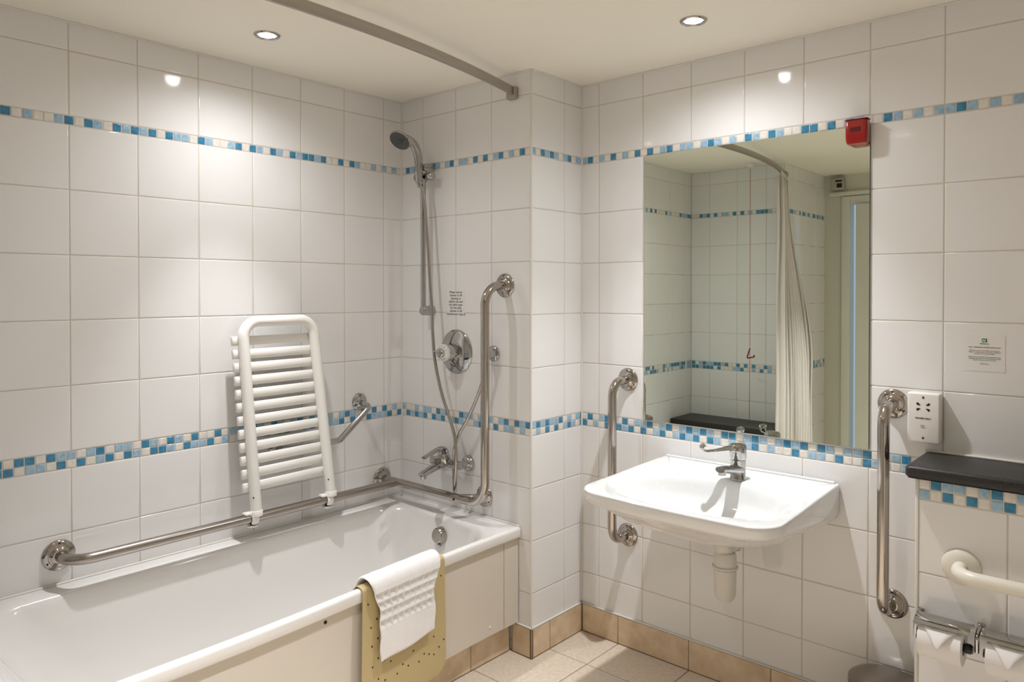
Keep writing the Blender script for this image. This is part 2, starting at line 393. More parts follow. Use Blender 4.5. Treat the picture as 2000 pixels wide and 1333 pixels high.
# shelf at the foot of the bath (mirror) with its tiled front
bm = NB(); box(bm, (.345, -1.855, .24), (.66, .286, .478)); build_ = struct('wall_bath_end', bm, 'tile')
fs = thing('bath_end_shelf', 'black stone shelf at the foot of the bath, seen only in the mirror', 'shelf', (.34, -1.855, .482))
bm = NB(); nose_slab(bm, .003, .70, -2.006, -1.705, .481, .515, .012); build('slab', bm, 'granite', fs)

# ------------------------------------------------------------------ grab rails
def flange(parent, o, axis, mats='steel_pol', R=.044, holes=3, rot0=PI/2, h=1.0):
    bm = NB(); lathe(bm, [(R, 0), (R, .0025*h), (R*.955, .0055*h), (R*.80, .008*h), (R*.70, .0095*h), (R*.66, .013*h), (R*.56, .0145*h), (R*.50, .018*h), (R*.40, .0195*h)], V(o)+V(axis)*.0006, axis, 48)
    fl = build('wall_flange', bm, mats, parent)
    a = V(axis); x = V((0, 0, 1)); y = a.cross(x)
    for k in range(holes):
        t = rot0+2*PI*k/holes; c = V(o)+(x*math.sin(t)+y*math.cos(t))*(R*.80)+a*(.008*h)
        bm = NB(); lathe(bm, [(.0032, 0), (.0032, .0012), (.0, .0012)], c, a, 12); build('screw', bm, 'dark', fl)
    return fl
ZR = .573
rail = thing('grab_rail', 'long brushed steel grab rail running round the bath corner and up the shower wall', 'grab rail', (.1, -.112, ZR))
bm = NB()
tube(bm, fillet([(.001, -1.343, ZR), (.102, -1.343, ZR), (.102, -.112, ZR)], .068, 14), .0165, 28)
build('side_tube', bm, 'steel', rail)
bm = NB()
tube(bm, fillet([(.001, -.112, ZR), (.615, -.112, ZR), (.615, -.112, 1.397), (.615, -.001, 1.397)], [.085, .075], 16), .0165, 28)
build('corner_tube', bm, 'steel_pol', rail)
bm = NB(); tube(bm, fillet([(.505, -.001, ZR-.008), (.495, -.06, ZR-.004), (.455, -.112, ZR)], .03, 10), .0135, 20); build('wall_stub', bm, 'steel_pol', rail)
bm = NB(); lathe(bm, [(.0045, 0), (.0045, .0015), (0, .0015)], (.462, -.129, ZR-.002), (0, -1, 0), 14); build('grub_screw', bm, 'dark', rail)
flange(rail, (0, -1.343, ZR), (1, 0, 0), 'steel_pol', .046)
flange(rail, (0, -.112, ZR), (1, 0, 0), 'steel_pol', .045)
flange(rail, (.505, 0, ZR-.008), (0, -1, 0), 'steel_pol', .042)
flange(rail, (.615, 0, 1.397), (0, -1, 0), 'steel_pol', .046)

r2 = thing('angled_grab_rail', 'short bent chrome grab rail on the left wall behind the slatted seat', 'grab rail', (0, -.233, .915))
bm = NB()
tube(bm, fillet([(.001, -.230, .915), (.078, -.234, .903), (.064, -.372, .783), (.064, -.61, .783), (.001, -.61, .783)], [.022, .025, .03], 10), .0120, 24)
build('tube', bm, 'chrome', r2)
flange(r2, (0, -.230, .915), (1, 0, 0), 'chrome', .036); flange(r2, (0, -.61, .783), (1, 0, 0), 'chrome', .036)

def vert_rail(x, zt, zb, label, ym):
    t = thing('vertical_grab_rail', label, 'grab rail', (x, yD, zb), 'vertical grab rails either side of the washbasin')
    bm = NB(); tube(bm, fillet([(x, yD-.001, zt), (x, ym, zt), (x, ym, zb), (x, yD-.001, zb)], .055, 14), .0165, 28)
    build('tube', bm, 'steel_pol', t)
    flange(t, (x, yD, zt), (0, -1, 0), 'steel_pol', .044); flange(t, (x, yD, zb), (0, -1, 0), 'steel_pol', .044); return t
vert_rail(.969, 1.035, .435, 'vertical steel grab rail left of the washbasin, nearer the bath', .206)
vert_rail(1.908, 1.037, .433, 'vertical steel grab rail right of the washbasin, beside the shaver socket', .212)
r3 = thing('white_grab_rail', 'white horizontal grab rail on the boxing above the toilet paper', 'grab rail', (2.126, BY, .66))
bm = NB(); tube(bm, fillet([(2.126, BY-.001, .657), (2.126, BY-.078, .657), (2.72, BY-.078, .657), (2.72, BY-.001, .657)], .05, 14), .0175, 28); build('tube', bm, 'plastic_ivory', r3)
for x in (2.126, 2.72):
    bm = NB(); lathe(bm, [(.046, 0), (.046, .004), (.043, .008), (.028, .0125), (.018, .013)], (x, BY-.0006, .657), (0, -1, 0), 44); build('wall_flange', bm, 'plastic_ivory', r3)

# ------------------------------------------------------------------ folding slatted seat
seat = thing('bath_chair', 'white folding slatted seat leaning on the tiles and hooked over the bath rail', 'bath seat', (.102, -.6, ZR))
SB = {0: V((.112, -.756, .592)), 1: V((.112, -.446, .598))}; ST = {0: V((.062, -.780, 1.268)), 1: V((.062, -.494, 1.268))}
bm = NB(); pth = fillet([SB[0], ST[0], ST[1], SB[1]], .060, 14); tube(bm, pth, .0198, 32); build('frame', bm, 'plastic', seat)
for k in range(12):
    t = (1.198-.592-k*.0470)/(1.268-.592)
    a = SB[0].lerp(ST[0], t); b = SB[1].lerp(ST[1], t)
    a = a+V((-.015, -.036, 0)); b = b+V((-.015, -.006, 0)); bm = NB()
    d = (b-a).normalized(); upv = (ST[0]-SB[0]).normalized(); nv = d.cross(upv)*-1
    nv = V((1, 0, .08)).normalized()
    rings = []
    pr = [(-.0165, -.0065), (-.0145, -.0085), (.0135, -.0085), (.0165, -.006), (.0170, .0045), (.0145, .0075), (-.0140, .0070), (-.0165, .0045)]
    for p, s in ((a, .90), (a+d*.0015, 1), (b-d*.0015, 1), (b, .90)):
        rings.append([p+upv*(u*s)+nv*(v_*s) for u, v_ in pr])
    grid_faces(bm, rings, True, True); bmesh.ops.recalc_face_normals(bm, faces=bm.faces)
    build('slat', bm, 'plastic', seat, ang=50)
for k in (0, 1):
    p = SB[k]; c = V((.102, p.y-.004, ZR)); bm = NB()
    lathe(bm, [(.0225, -.004), (.0225, .013), (.020, .016), (0, .016)], p-V((0, 0, .006)), (0, 0, 1), 28)
    # hook arm over the rail
    pts = [c+V((.021*math.cos(t), -.004, .021*math.sin(t))) for t in [math.radians(x) for x in range(-50, 221, 15)]]
    tube(bm, pts, .006, 10, sx=1.0, sy=2.2, up=(1, 0, 0))
    box(bm, c+V((.004, -.020, .020)), (.030, .040, .009), .004)
    h = build('hook', bm, 'plastic', seat)
    bm = NB(); lathe(bm, [(.019, 0), (.021, .003), (.019, .006), (0, .006)], c+V((.0, -.004, -.030)), (0, 0, 1), 28); build('lower_pad', bm, 'plastic_ivory', seat)
    bm = NB(); lathe(bm, [(.010, 0), (.010, .009)], c+V((.0, -.004, -.026)), (0, 0, 1), 16); build('spacer', bm, 'dark', seat)
    q = p.lerp(ST[k], .085); bm = NB(); lathe(bm, [(.0028, 0), (.0028, .0012), (0, .0012)], q+V((.0146, -.0138, 0)), (.72, -.69, 0), 10); build('screw', bm, 'dark', seat)

# ------------------------------------------------------------------ shower
sr = thing('shower_riser', 'chrome shower riser rail on the far wall beside the corner', 'shower rail', (.201, 0, 1.294))
RX, RY = .201, -.052
bm = NB(); tube(bm, [(RX, RY, 1.285), (RX, RY, 1.905)], .0112, 24); build('rail', bm, 'chrome', sr)
for z in (1.294, 1.888):
    bm = NB(); tube(bm, [(RX, -.0008, z), (RX, RY-.004, z)], [.019, .0165], 24, sx=1.15); lathe(bm, [(.0165, 0), (.0165, .004), (.012, .007), (0, .007)], (RX, RY-.004, z), (0, -1, 0), 24)
    build('wall_bracket', bm, 'chrome', sr)
bm = NB(); zs = 1.850
tube(bm, [(RX, RY, zs-.020), (RX, RY, zs+.020)], .018, 24)
lathe(bm, [(.014, -.045), (.0165, -.040), (.0165, -.018), (.012, -.012), (.012, .012), (.0165, .018), (.0165, .030), (.0185, .036), (.0185, .056), (.015, .062), (0, .062)], (RX, RY, zs), (1, 0, 0), 24)
build('slider', bm, 'chrome', sr)
bm = NB(); HX, HY = RX+.012, RY-.034
tube(bm, [(HX, HY+.002, zs-.018), (HX, HY-.002, zs+.018)], [.0165, .0185], 20); build('handset_holder', bm, 'chrome', sr)

hs = thing('shower_handset', 'curved chrome shower handset with dark grey face in the riser holder', 'shower head', (HX, HY, zs))
bm = NB()
pth = smooth_path([(HX, HY+.003, zs-.034), (HX, HY, zs), (HX+.001, HY-.001, zs+.045), (HX+.000, HY-.007, zs+.092), (HX-.008, HY-.024, zs+.130), (HX-.022, HY-.054, zs+.150)], 6)
n_ = len(pth); tube(bm, pth, [.0135+.0045*sm(i/(n_-1)*1.4) for i in range(n_)], 24, sx=.9, sy=1.1); build('handle', bm, 'chrome', hs)
fc = V((HX-.027, HY-.074, zs+.140)); fa = V((.12, -.66, -.74)).normalized()
bm = NB(); lathe(bm, [(0, -.024), (.014, -.023), (.030, -.016), (.0435, -.004), (.0465, .004), (.044, .008), (0, .008)], fc, fa, 40); build('head_shell', bm, 'chrome', hs)
bm = NB(); lathe(bm, [(.0425, .0072), (.0425, .0100), (.038, .0118), (.014, .0118), (.013, .0105), (.011, .0105), (.010, .013), (0, .013)], fc, fa, 40); box(bm, fc+fa*.012+V((.030, -.008, .0))*.9, (.007, .007, .010), .002); build('spray_face', bm, 'rubber', hs, 'dark grey spray face')

hz = [(HX, HY+.003, zs-.030), (.221, -.070, 1.78), (.230, -.064, 1.700), (.243, -.062, 1.540), (.256, -.063, 1.400), (.268, -.064, 1.300), (.276, -.066, 1.18), (.292, -.068, 1.08), (.330, -.070, .970), (.372, -.072, .885), (.410, -.076, .810), (.425, -.080, .740), (.424, -.080, .660), (.417, -.077, .605), (.411, -.074, .583), (.403, -.068, .600), (.393, -.062, .680), (.396, -.060, .745), (.417, -.056, .805), (.461, -.052, .870), (.515, -.048, .970), (.548, -.046, 1.055), (.556, -.044, 1.100)]
hose = thing('shower_hose', 'ribbed steel shower hose looping from the handset down to the wall outlet', 'shower hose', (.411, -.074, .583))
p_ = smooth_path(hz, 10); # resample
L_ = [0]
for a, b in zip(p_, p_[1:]): L_.append(L_[-1]+(b-a).length)
tot = L_[-1]; step = .0022; rs = []; rad = []; j = 0; i = 0; s_ = 0
while s_ < tot:
    while L_[j+1] < s_: j += 1
    t = (s_-L_[j])/(L_[j+1]-L_[j]); rs.append(p_[j].lerp(p_[j+1], t)); rad.append(.0070 if i % 2 else .0060); s_ += step; i += 1
bm = NB(); tube(bm, rs, rad, 12); build('ribbed_sleeve', bm, 'steel_pol', hose, ang=80)
for a, b in (((HX, HY+.003, zs-.022), (HX+.001, HY+.002, zs-.048)), ((.556, -.044, 1.108), (.555, -.045, 1.078))):
    bm = NB(); tube(bm, [a, b], [.0105, .0085], 16); build('end_nut', bm, 'chrome', hose)
el = thing('hose_outlet', 'small round chrome hose outlet elbow on the wall behind the upright rail', 'pipe outlet', (.556, 0, 1.13))
bm = NB(); lathe(bm, [(.030, 0), (.030, .006), (.026, .010), (.021, .012), (.021, .045), (.018, .055), (.010, .060), (0, .060)], (.556, -.0006, 1.132), (0, -1, 0), 36); build('outlet_body', bm, 'chrome', el)
bm = NB(); tube(bm, [(.556, -.044, 1.124), (.556, -.044, 1.104)], .0105, 16); build('outlet_nozzle', bm, 'chrome', el)

vl = thing('shower_valve', 'round chrome thermostatic shower valve with white numbered dial', 'shower valve', (.347, 0, 1.128))
bm = NB(); lathe(bm, [(.090, 0), (.090, .003), (.087, .006), (.080, .0095), (.064, .0160), (.050, .0195), (.040, .021), (0, .021)], (.347, -.0006, 1.128), (0, -1, 0), 64); build('back_plate', bm, 'chrome', vl)
bm = NB(); lathe(bm, [(.036, .018), (.034, .030), (.0335, .062), (.032, .068), (0, .068)], (.347, 0, 1.128), (0, -1, 0), 44); build('valve_body', bm, 'chrome', vl)
bm = NB(); lathe(bm, [(.0335, .068), (.0345, .070), (.0345, .078), (.032, .082), (.021, .083), (.020, .086), (0, .086)], (.347, 0, 1.128), (0, -1, 0), 44); dial = build('dial', bm, 'plastic', vl, 'white temperature dial')
bm = NB(); lathe(bm, [(.019, .0855), (.019, .096), (.016, .099), (.008, .099), (.008, .101), (0, .101)], (.347, 0, 1.128), (0, -1, 0), 32); build('knob', bm, 'chrome', vl)
bm = NB(); tube(bm, [(.347, -.074, 1.128), (.300, -.085, 1.133)], [.0045, .0035], 12); build('lever', bm, 'chrome', vl)
bm = NB()
for k in range(10):
    a = PI*.15+k*PI*.17; c = V((.347+.0265*math.cos(a), -.0832, 1.128+.0265*math.sin(a)))
    box(bm, c, (.0016, .0006, .0045), 0, rot=Matrix.Rotation(-a+PI/2, 3, 'Y'))
build('dial_marks', bm, 'ink_dark', dial)

mx = thing('bath_mixer_tap', 'chrome wall-mounted bath mixer tap with single raised lever', 'tap', (.345, 0, .68))
for x in (.270, .418):
    bm = NB(); lathe(bm, [(.032, 0), (.032, .005), (.028, .016), (.019, .024), (.0155, .026), (.0155, .045)], (x, -.0006, .682), (0, -1, 0), 32); build('wall_flange', bm, 'chrome', mx)
bm = NB()
tube(bm, [(.262, -.057, .682), (.285, -.057, .682), (.405, -.057, .682), (.428, -.057, .682)], [.017, .019, .019, .017], 24)
lathe(bm, [(.027, 0), (.027, .030), (.025, .042), (.018, .050), (0, .050)], (.345, -.064, .675), (0, -.25, 1), 30)
build('tap_body', bm, 'chrome', mx)
bm = NB(); pth = smooth_path([(.345, -.060, .680), (.345, -.105, .678), (.345, -.150, .668), (.345, -.190, .655)], 6); tube(bm, pth, [.022-.006*i/(len(pth)-1) for i in range(len(pth))], 22, sx=.72, sy=1.15)
lathe(bm, [(.0115, 0), (.0115, .010), (.009, .011)], (.345, -.181, .651), (0, 0, -1), 20); build('spout', bm, 'chrome', mx)
bm = NB(); pth = smooth_path([(.345, -.064, .728), (.345, -.076, .744), (.345, -.108, .742), (.345, -.150, .730), (.345, -.178, .722)], 6); tube(bm, pth, [.022, .022, .022]+[.021-.008*i/(len(pth)-4) for i in range(len(pth)-3)], 22, sx=.42, sy=.95, up=(0, 0, 1)); build('lever', bm, 'chrome', mx)
bm = NB(); tube(bm, [(.345, -.092, .690), (.345, -.118, .700)], [.012, .011], 18); build('diverter_knob', bm, 'chrome', mx)

# printed note on the tiles by the valve
nt_ = thing('printed_note', 'small block of grey printing on clear film stuck beside the riser', 'notice', (.338, 0, 1.325))
bm = NB(); box(bm, (.341, -.0006, 1.325), (.100, .0006, .104)); build('film', bm, 'tile', nt_)
text_mesh('Please ensure\nshower is off\ncleaning or\nbefore use and\nthe valve open\nfor the bath\nshower is off\nbath/shower taps in', .0135, (.343, -.0012, 1.378), (1, 0, 0), (0, 0, 1), 'ink', nt_, space=.95, bold=.0002)

# ------------------------------------------------------------------ mirror and its clip
mr = thing('mirror', 'large frameless wall mirror above the washbasin', 'mirror', (1.44, yD, .888))
MX0, MX1, MZ0, MZ1 = 1.042, 1.840, .8885, 1.885
bm = NB(); box(bm, ((MX0+MX1)/2, yD-.0035, (MZ0+MZ1)/2), (MX1-MX0, .005, MZ1-MZ0), .0006, seg=1)
bm.normal_update()
for f in bm.faces: f.material_index = 0 if (abs(f.normal.y) > .9 and f.calc_area() > .5) else 1
build('glass', bm, ['mirror', 'mirror_edge'], mr)
for x in (1.427,):
    bm = NB(); lathe(bm, [(.011, 0), (.011, .008), (.0085, .0115), (0, .012)], (x, yD-.0062, .899), (0, -1, 0), 24); build('clip', bm, 'chrome', mr, 'round chrome clip on the lower edge')

# alarm beacon
be = thing('alarm_beacon', 'small red alarm light on the top right corner of the mirror', 'alarm light', (1.81, yD-.007, 1.885))
bm = NB(); rings = []
for ins, z in ((.012, 1.822), (.004, 1.826), (.001, 1.834), (0, 1.85), (0, 1.893), (.002, 1.897)): rings.append(loftrect(1.778+ins, 1.842-ins, yD-.045+ins, yD-.0066, .008, z, 4))
grid_faces(bm, rings, True, True); build('lens', bm, 'red', be)
bm = NB(); box(bm, (1.809, yD-.0455, 1.868), (.030, .001, .014), .0004, seg=1); build('label_panel', bm, 'red_dark', be, 'dark red badge')
bm = NB(); box(bm, (1.811, yD-.030, 1.8985), (.067, .030, .003), .001, seg=1); build('top_cap', bm, 'red_dark', be)

# ------------------------------------------------------------------ washbasin
bs = thing('washbasin', 'wide white wall-hung washbasin below the mirror', 'basin', (1.443, .04, .62))
CX = 1.443
def bas(ins, zoff, fr=1.0, back=0, rc=.085):
    """outline of the basin, inset by ins; z falls gently towards the front"""
    x0, x1 = CX-.318+ins, CX+.322-ins; y0, y1 = -.243+ins*fr, yD-.002
    pts = []; n = 12; r = max(rc, .02)
    for cx, cy, a0, rr in ((x1-.006, y1-.006, 0, .006), (x0+.006, y1-.006, PI/2, .006), (x0+r, y0+r, PI, r), (x1-r, y0+r, 1.5*PI, r)):
        c = []
        for k in range(n+1):
            a = a0+PI/2*k/n; c.append(V((cx+rr*math.cos(a), cy+rr*math.sin(a), 0)))
        pts.append(c)
    out = []
    for i in range(4):
        out += pts[i]; p, q = pts[i][-1], pts[(i+1) % 4][0]
        for k in range(1, 14): out.append(p.lerp(q, k/14))
    res = []
    for p in out:
        t = (yD-p.y)/.56
        bowf = .014*math.sin(PI*max(0, min(1, (p.x-x0)/(x1-x0)))) if p.y < y0+.03 else 0
        taper = .010*(1-t)   # slightly narrower at the wall
        x = p.x + (taper if p.x < CX else -taper)
        z = .768-.013*sm(t*1.05)+zoff*1.0
        res.append(V((x, p.y-bowf, z)))
    return res
def undz(p, d):  # depth of the underside
    return p
bm = NB()
secs = [(0, .08, 0), (0, .25, 0), (.002, .50, 0), (.006, .75, 0), (.016, .93, .0), (.032, 1, .03), (.060, 1, .22), (.10, 1, .50), (.16, 1, .80), (.225, 1, 1)]
rings = []
for ins, fa_, fb_ in reversed(secs):
    out = []
    for p in bas(ins*.62, 0, 1.35, rc=.085+ins*.5):
        t = max(0, min(1, (yD-p.y)/.56)); side = .118-.072*sm(t*1.05)
        d = side*fa_+(.140-side)*fb_; out.append(V((p.x, p.y, p.z-d)))
    rings.append(out)
rings.append(bas(.0010, -.0015)); rings.append(bas(.0035, 0)); rings.append(bas(.008, .0008)); 
def bowl(s, dz, dn):   # D-shaped bowl ring matched point for point to the outline by angle
    base = bas(.008, .0008); res = []
    bc = V((CX+.008, -.045, 0)); hx = .283*s; hb = .185*s; hf = .172*s
    for p in base:
        a = math.atan2((p.y-(-.02))/.25, (p.x-CX)/.31)
        c, s2 = math.cos(a), math.sin(a); e = 2/2.25
        x = bc.x+hx*math.copysign(abs(c)**e, c)+dn.x; y = bc.y+(hb if s2 > 0 else hf)*math.copysign(abs(s2)**e, s2)+dn.y
        t = (yD-y)/.56; res.append(V((x, y, .768-.013*sm(t*1.05)+dz)))
    return res
Z0_ = V((0, 0, 0))
for s, dz, dn in ((1.06, -.0005, Z0_), (1.02, -.0022, Z0_), (.99, -.0065, Z0_), (.965, -.014, Z0_), (.93, -.030, Z0_), (.88, -.052, V((0, .004, 0))), (.78, -.078, V((0, .010, 0))), (.62, -.097, V((.004, .02, 0))), (.42, -.108, V((.008, .035, 0))), (.2, -.113, V((.010, .05, 0))), (.08, -.116, V((.012, .06, 0)))):
    rings.append(bowl(s, dz, dn))
vr = grid_faces(bm, rings, True, False); bm.faces.new(vr[-1]); bm.faces.new(vr[0][::-1])
# raised ledge at the back
bmesh.ops.recalc_face_normals(bm, faces=bm.faces)
build('bowl', bm, 'ceramic', bs, ang=70)
bm = NB(); box(bm, (CX, yD-.010, .771), (.600, .016, .008), .0035, seg=3); build('back_ledge', bm, 'ceramic', bs)
bm = NB(); lathe(bm, [(.021, 0), (.021, .002), (.013, .0032), (.0, .0022)], (CX+.020, .015, .6535), (0, 0, 1), 28); build('plug_hole', bm, 'chrome', bs)

tp = thing('basin_tap', 'chrome lever basin tap standing on the back of the washbasin', 'tap', (1.482, .168, .767))
TX, TY, TZ = 1.482, .170, .7665
bm = NB(); lathe(bm, [(.0265, 0), (.0265, .003), (.0245, .006), (.0240, .045), (.0245, .062), (.0235, .063)], (TX, TY, TZ), (0, 0, 1), 36)
pth = smooth_path([(TX, TY-.008, TZ+.030), (TX, TY-.050, TZ+.038), (TX, TY-.095, TZ+.047), (TX, TY-.128, TZ+.052)], 6)
tube(bm, pth, [.026-.0105*i/(len(pth)-1) for i in range(len(pth))], 24, sx=.62, sy=1.0)
build('tap_body', bm, 'chrome', tp)
bm = NB(); lathe(bm, [(.0125, 0), (.0125, .014), (.0105, .015), (0, .015)], (TX, TY-.114, TZ+.047), (0, 0, -1), 20); build('aerator', bm, 'steel_pol', tp)
bm = NB(); lathe(bm, [(.0245, .064), (.0265, .067), (.0275, .096), (.0272, .106), (.023, .112), (.012, .1145), (0, .115)], (TX, TY, TZ), (0, 0, 1), 36); build('cartridge_cap', bm, 'chrome', tp)
la = math.radians(38); ld = V((-math.sin(la), -math.cos(la), 0)); lo_ = V((TX, TY, TZ))
def lv(r, h): return lo_+ld*r+V((0, 0, h))
bm = NB(); pth = smooth_path([lv(.005, .100), lv(.026, .101), lv(.050, .098), lv(.076, .095), lv(.098, .094), lv(.112, .094), lv(.123, .100), lv(.125, .110), lv(.117, .115)], 6)
n_ = len(pth); tube(bm, pth, [.021-.0105*sm(i/(n_-1)*2.2)+.003*sm((i/(n_-1)-.6)/.3) for i in range(n_)], 20, sx=.36, sy=1.0)
build('lever', bm, 'chrome', tp)
bm = NB(); lathe(bm, [(.0022, 0), (.0022, .001), (0, .001)], (TX-.010, TY-.0235, TZ+.093), (-.3, -1, 0), 10); build('heat_dot', bm, 'red', tp, 'tiny red dot')

tr = thing('bottle_trap', 'white plastic bottle trap hanging under the washbasin', 'drain trap', (1.462, .125, .378))
tx, ty = 1.460, .125
bm = NB(); lathe(bm, [(0, 0), (.024, .002), (.031, .012), (.0345, .028), (.0355, .100), (.0385, .104)], (tx, ty, .378), (0, 0, 1), 36); build('cup', bm, 'trap', tr)
bm = NB(); lathe(bm, [(.0385, 0), (.0415, .002), (.0415, .007), (.039, .009), (.036, .010), (.035, .046), (.031, .052), (0, .052)], (tx, ty, .483), (0, 0, 1), 36); build('collar', bm, 'trap', tr)
bm = NB(); lathe(bm, [(.027, 0), (.030, .004), (.030, .030), (.024, .036), (.020, .038), (.020, .095), (.026, .097), (.026, .12)], (tx-.004, ty, .530), (0, 0, 1), 32); build('inlet_nut', bm, 'trap', tr)
bm = NB(); tube(bm, fillet([(tx+.01, ty, .545), (tx+.03, ty+.07, .572), (tx+.03, yD-.002, .572)], .03, 6), .019, 20); tube(bm, [(tx+.018, ty+.03, .556), (tx+.024, ty+.05, .563)], .026, 24); build('outlet_pipe', bm, 'trap', tr)

# ------------------------------------------------------------------ socket
sk = thing('shaver_socket', 'white shaver socket on the wall above the end of the stone shelf', 'socket', (1.997, yD, 1.01))
sx0, sx1, sz0, sz1 = 1.955, 2.040, .936, 1.081
bm = NB(); box(bm, ((sx0+sx1)/2, yD-.0205, (sz0+sz1)/2), (sx1-sx0, .040, sz1-sz0), .0055, seg=4); build('case', bm, 'plastic', sk)
bm = NB(); yy = yD-.0408
for dx in (-.0145, .0145):
    for dz in (-.0085, .0085):
        lathe(bm, [(.0034, 0), (.0034, .0004), (0, .0004)], (1.997+dx, yy, 1.041+dz), (0, -1, 0), 12)
        box(bm, (1.997+dx*.75, yy-.0002, 1.041+dz*.72), (.006, .0004, .0035))
build('socket_holes', bm, 'dark', sk)
for z in (1.068, .951):
    bm = NB(); lathe(bm, [(.0032, 0), (.0032, .001), (0, .001)], (1.997, yy+.0005, z), (0, -1, 0), 12); build('screw', bm, 'ink_dark', sk)
text_mesh('SHAVERS ONLY', .0058, (1.997, yy-.0002, 1.0105), (1, 0, 0), (0, 0, 1), 'ink_dark', sk, bold=.0002)
text_mesh('230V~\n115V~', .0052, (1.997, yy-.0002, .989), (1, 0, 0), (0, 0, 1), 'ink', sk, 'voltage_mark')

# ------------------------------------------------------------------ notice
no = thing('wall_notice', 'clear notice with green square logo and small green print above the stone shelf', 'notice', (2.142, yD, 1.2))
NX = 2.141; yn = yD-.0011
bm = NB(); box(bm, (NX, yD-.0006, 1.201), (.098, .0006, .100)); build('film', bm, 'film', no)
bm = NB(); box(bm, (NX, yn, 1.2375), (.0125, .0004, .0105)); lg = build('logo_square', bm, 'green', no)
text_mesh('H', .0105, (NX, yn-.0003, 1.2418), (1, 0, 0), (.2, 0, 1), 'film', lg, 'logo_letter', bold=.0004)
text_mesh('Holiday Inn', .0048, (NX, yn-.0001, 1.2305), (1, 0, 0), (0, 0, 1), 'green', no, bold=.0001)
text_mesh('Your challenge for today\'s environment', .0048, (NX, yn-.0001, 1.2205), (1, 0, 0), (0, 0, 1), 'ink', no, bold=.0001)
text_mesh('Please help us to save water and energy by\nusing your towels more than once, hang them\nup if you will use them again', .0042, (NX, yn-.0001, 1.2110), (1, 0, 0), (0, 0, 1), 'ink', no, space=1.05)
text_mesh('Place them in the bath if you would like them\nreplaced today and we will bring fresh towels\nto your room as soon as we can', .0042, (NX, yn-.0001, 1.1930), (1, 0, 0), (0, 0, 1), 'green', no, space=1.05)
text_mesh('Thank you', .0048, (NX, yn-.0001, 1.1745), (1, 0, 0), (0, 0, 1), 'ink', no)

# ------------------------------------------------------------------ toilet roll holder and rolls
th = thing('toilet_roll_holder', 'double chrome toilet roll holder with two curved covers on the boxing', 'toilet roll holder', (2.16, BY, .49))
RZ = .474; RYc = .043; RR = .047
def cover(x0, x1):
    bm = NB(); rings = []
    for k in range(13):
        a = math.radians(28+ (100)*k/12)
        for_ = V((0, RYc-math.cos(a)*-1*0, 0))
        y = RYc+math.cos(a)*(RR+.009)*1.05; z = RZ+math.sin(a)*(RR+.012)
        ro = [V((x0, y, z)), V((x1, y, z)), V((x1, y+math.cos(a)*.0014, z+math.sin(a)*.0014)), V((x0, y+math.cos(a)*.0014, z+math.sin(a)*.0014))]
        rings.append(ro)
    grid_faces(bm, rings, True, True); bmesh.ops.recalc_face_normals(bm, faces=bm.faces); build('cover', bm, 'chrome', th)
for x0 in (2.036, 2.186):
    cover(x0, x0+.125)
    bm = NB(); tube(bm, [(x0+.000, RYc, RZ), (x0+.128, RYc, RZ)], .010, 16); tube(bm, [(x0+.112, RYc, RZ), (x0+.124, RYc, RZ)], .0125, 16); build('spindle', bm, 'black', th)
for x in (2.034, 2.172, 2.320):
    bm = NB(); tube(bm, fillet([(x, BY-.001, RZ+.040), (x, BY-.03, RZ+.050), (x, RYc, RZ+.034), (x, RYc, RZ-.004)], .008, 5), .0042, 12, sx=1, sy=1.3); box(bm, (x, BY-.004, RZ+.036), (.016, .006, .03), .002); build('bracket', bm, 'chrome', th)
def roll(x0, x1, label):
    t = thing('toilet_roll', label, 'toilet roll', ((x0+x1)/2, RYc, RZ-RR), 'toilet rolls on the double holder')
    bm = NB(); rings = []
    for x, r in ((x0, .020), (x0, RR-.001), (x0+.001, RR), (x1-.001, RR), (x1, RR-.001), (x1, .020)):
        rings.append([V((x, RYc+math.cos(2*PI*k/48)*r, RZ+math.sin(2*PI*k/48)*r)) for k in range(48)])
    rings.append(rings[0]); grid_faces(bm, rings, True, False); build('roll', bm, 'paper', t)
    # folded triangular end lying on the front
    bm = NB(); top = [];
    def P_(u, a, h): return V((u, RYc-math.sin(a)*(RR+h), RZ+math.cos(a)*(RR+h)))
    N_ = 10; rows = []
    for i in range(N_+1):
        f_ = i/N_; a = math.radians(15+(78)*f_); half = (x1-x0)/2*(1-f_); c = (x0+x1)/2
        rows.append([P_(c+half*s, a, .0030+.009*f_*f_) for s in (-1, -.5, 0, .5, 1)])
    lo = [[p+V((0, .0008, 0)) for p in r] for r in rows]
    vt = [[bm.verts.new(p) for p in r] for r in rows]
    for a_, b_ in zip(vt, vt[1:]):
        for i in range(4): bm.faces.new((a_[i], a_[i+1], b_[i+1], b_[i]))
    bmesh.ops.remove_doubles(bm, verts=bm.verts, dist=1e-5)
    fo = build('folded_end', bm, 'paper', t, 'paper folded to a point'); md = fo.modifiers.new('thickness', 'SOLIDIFY'); md.thickness = .0008
roll(2.046, 2.144, 'toilet roll with pointed end, left one of the pair nearer the corner')
roll(2.196, 2.294, 'toilet roll with pointed end, right one of the pair at the picture edge')

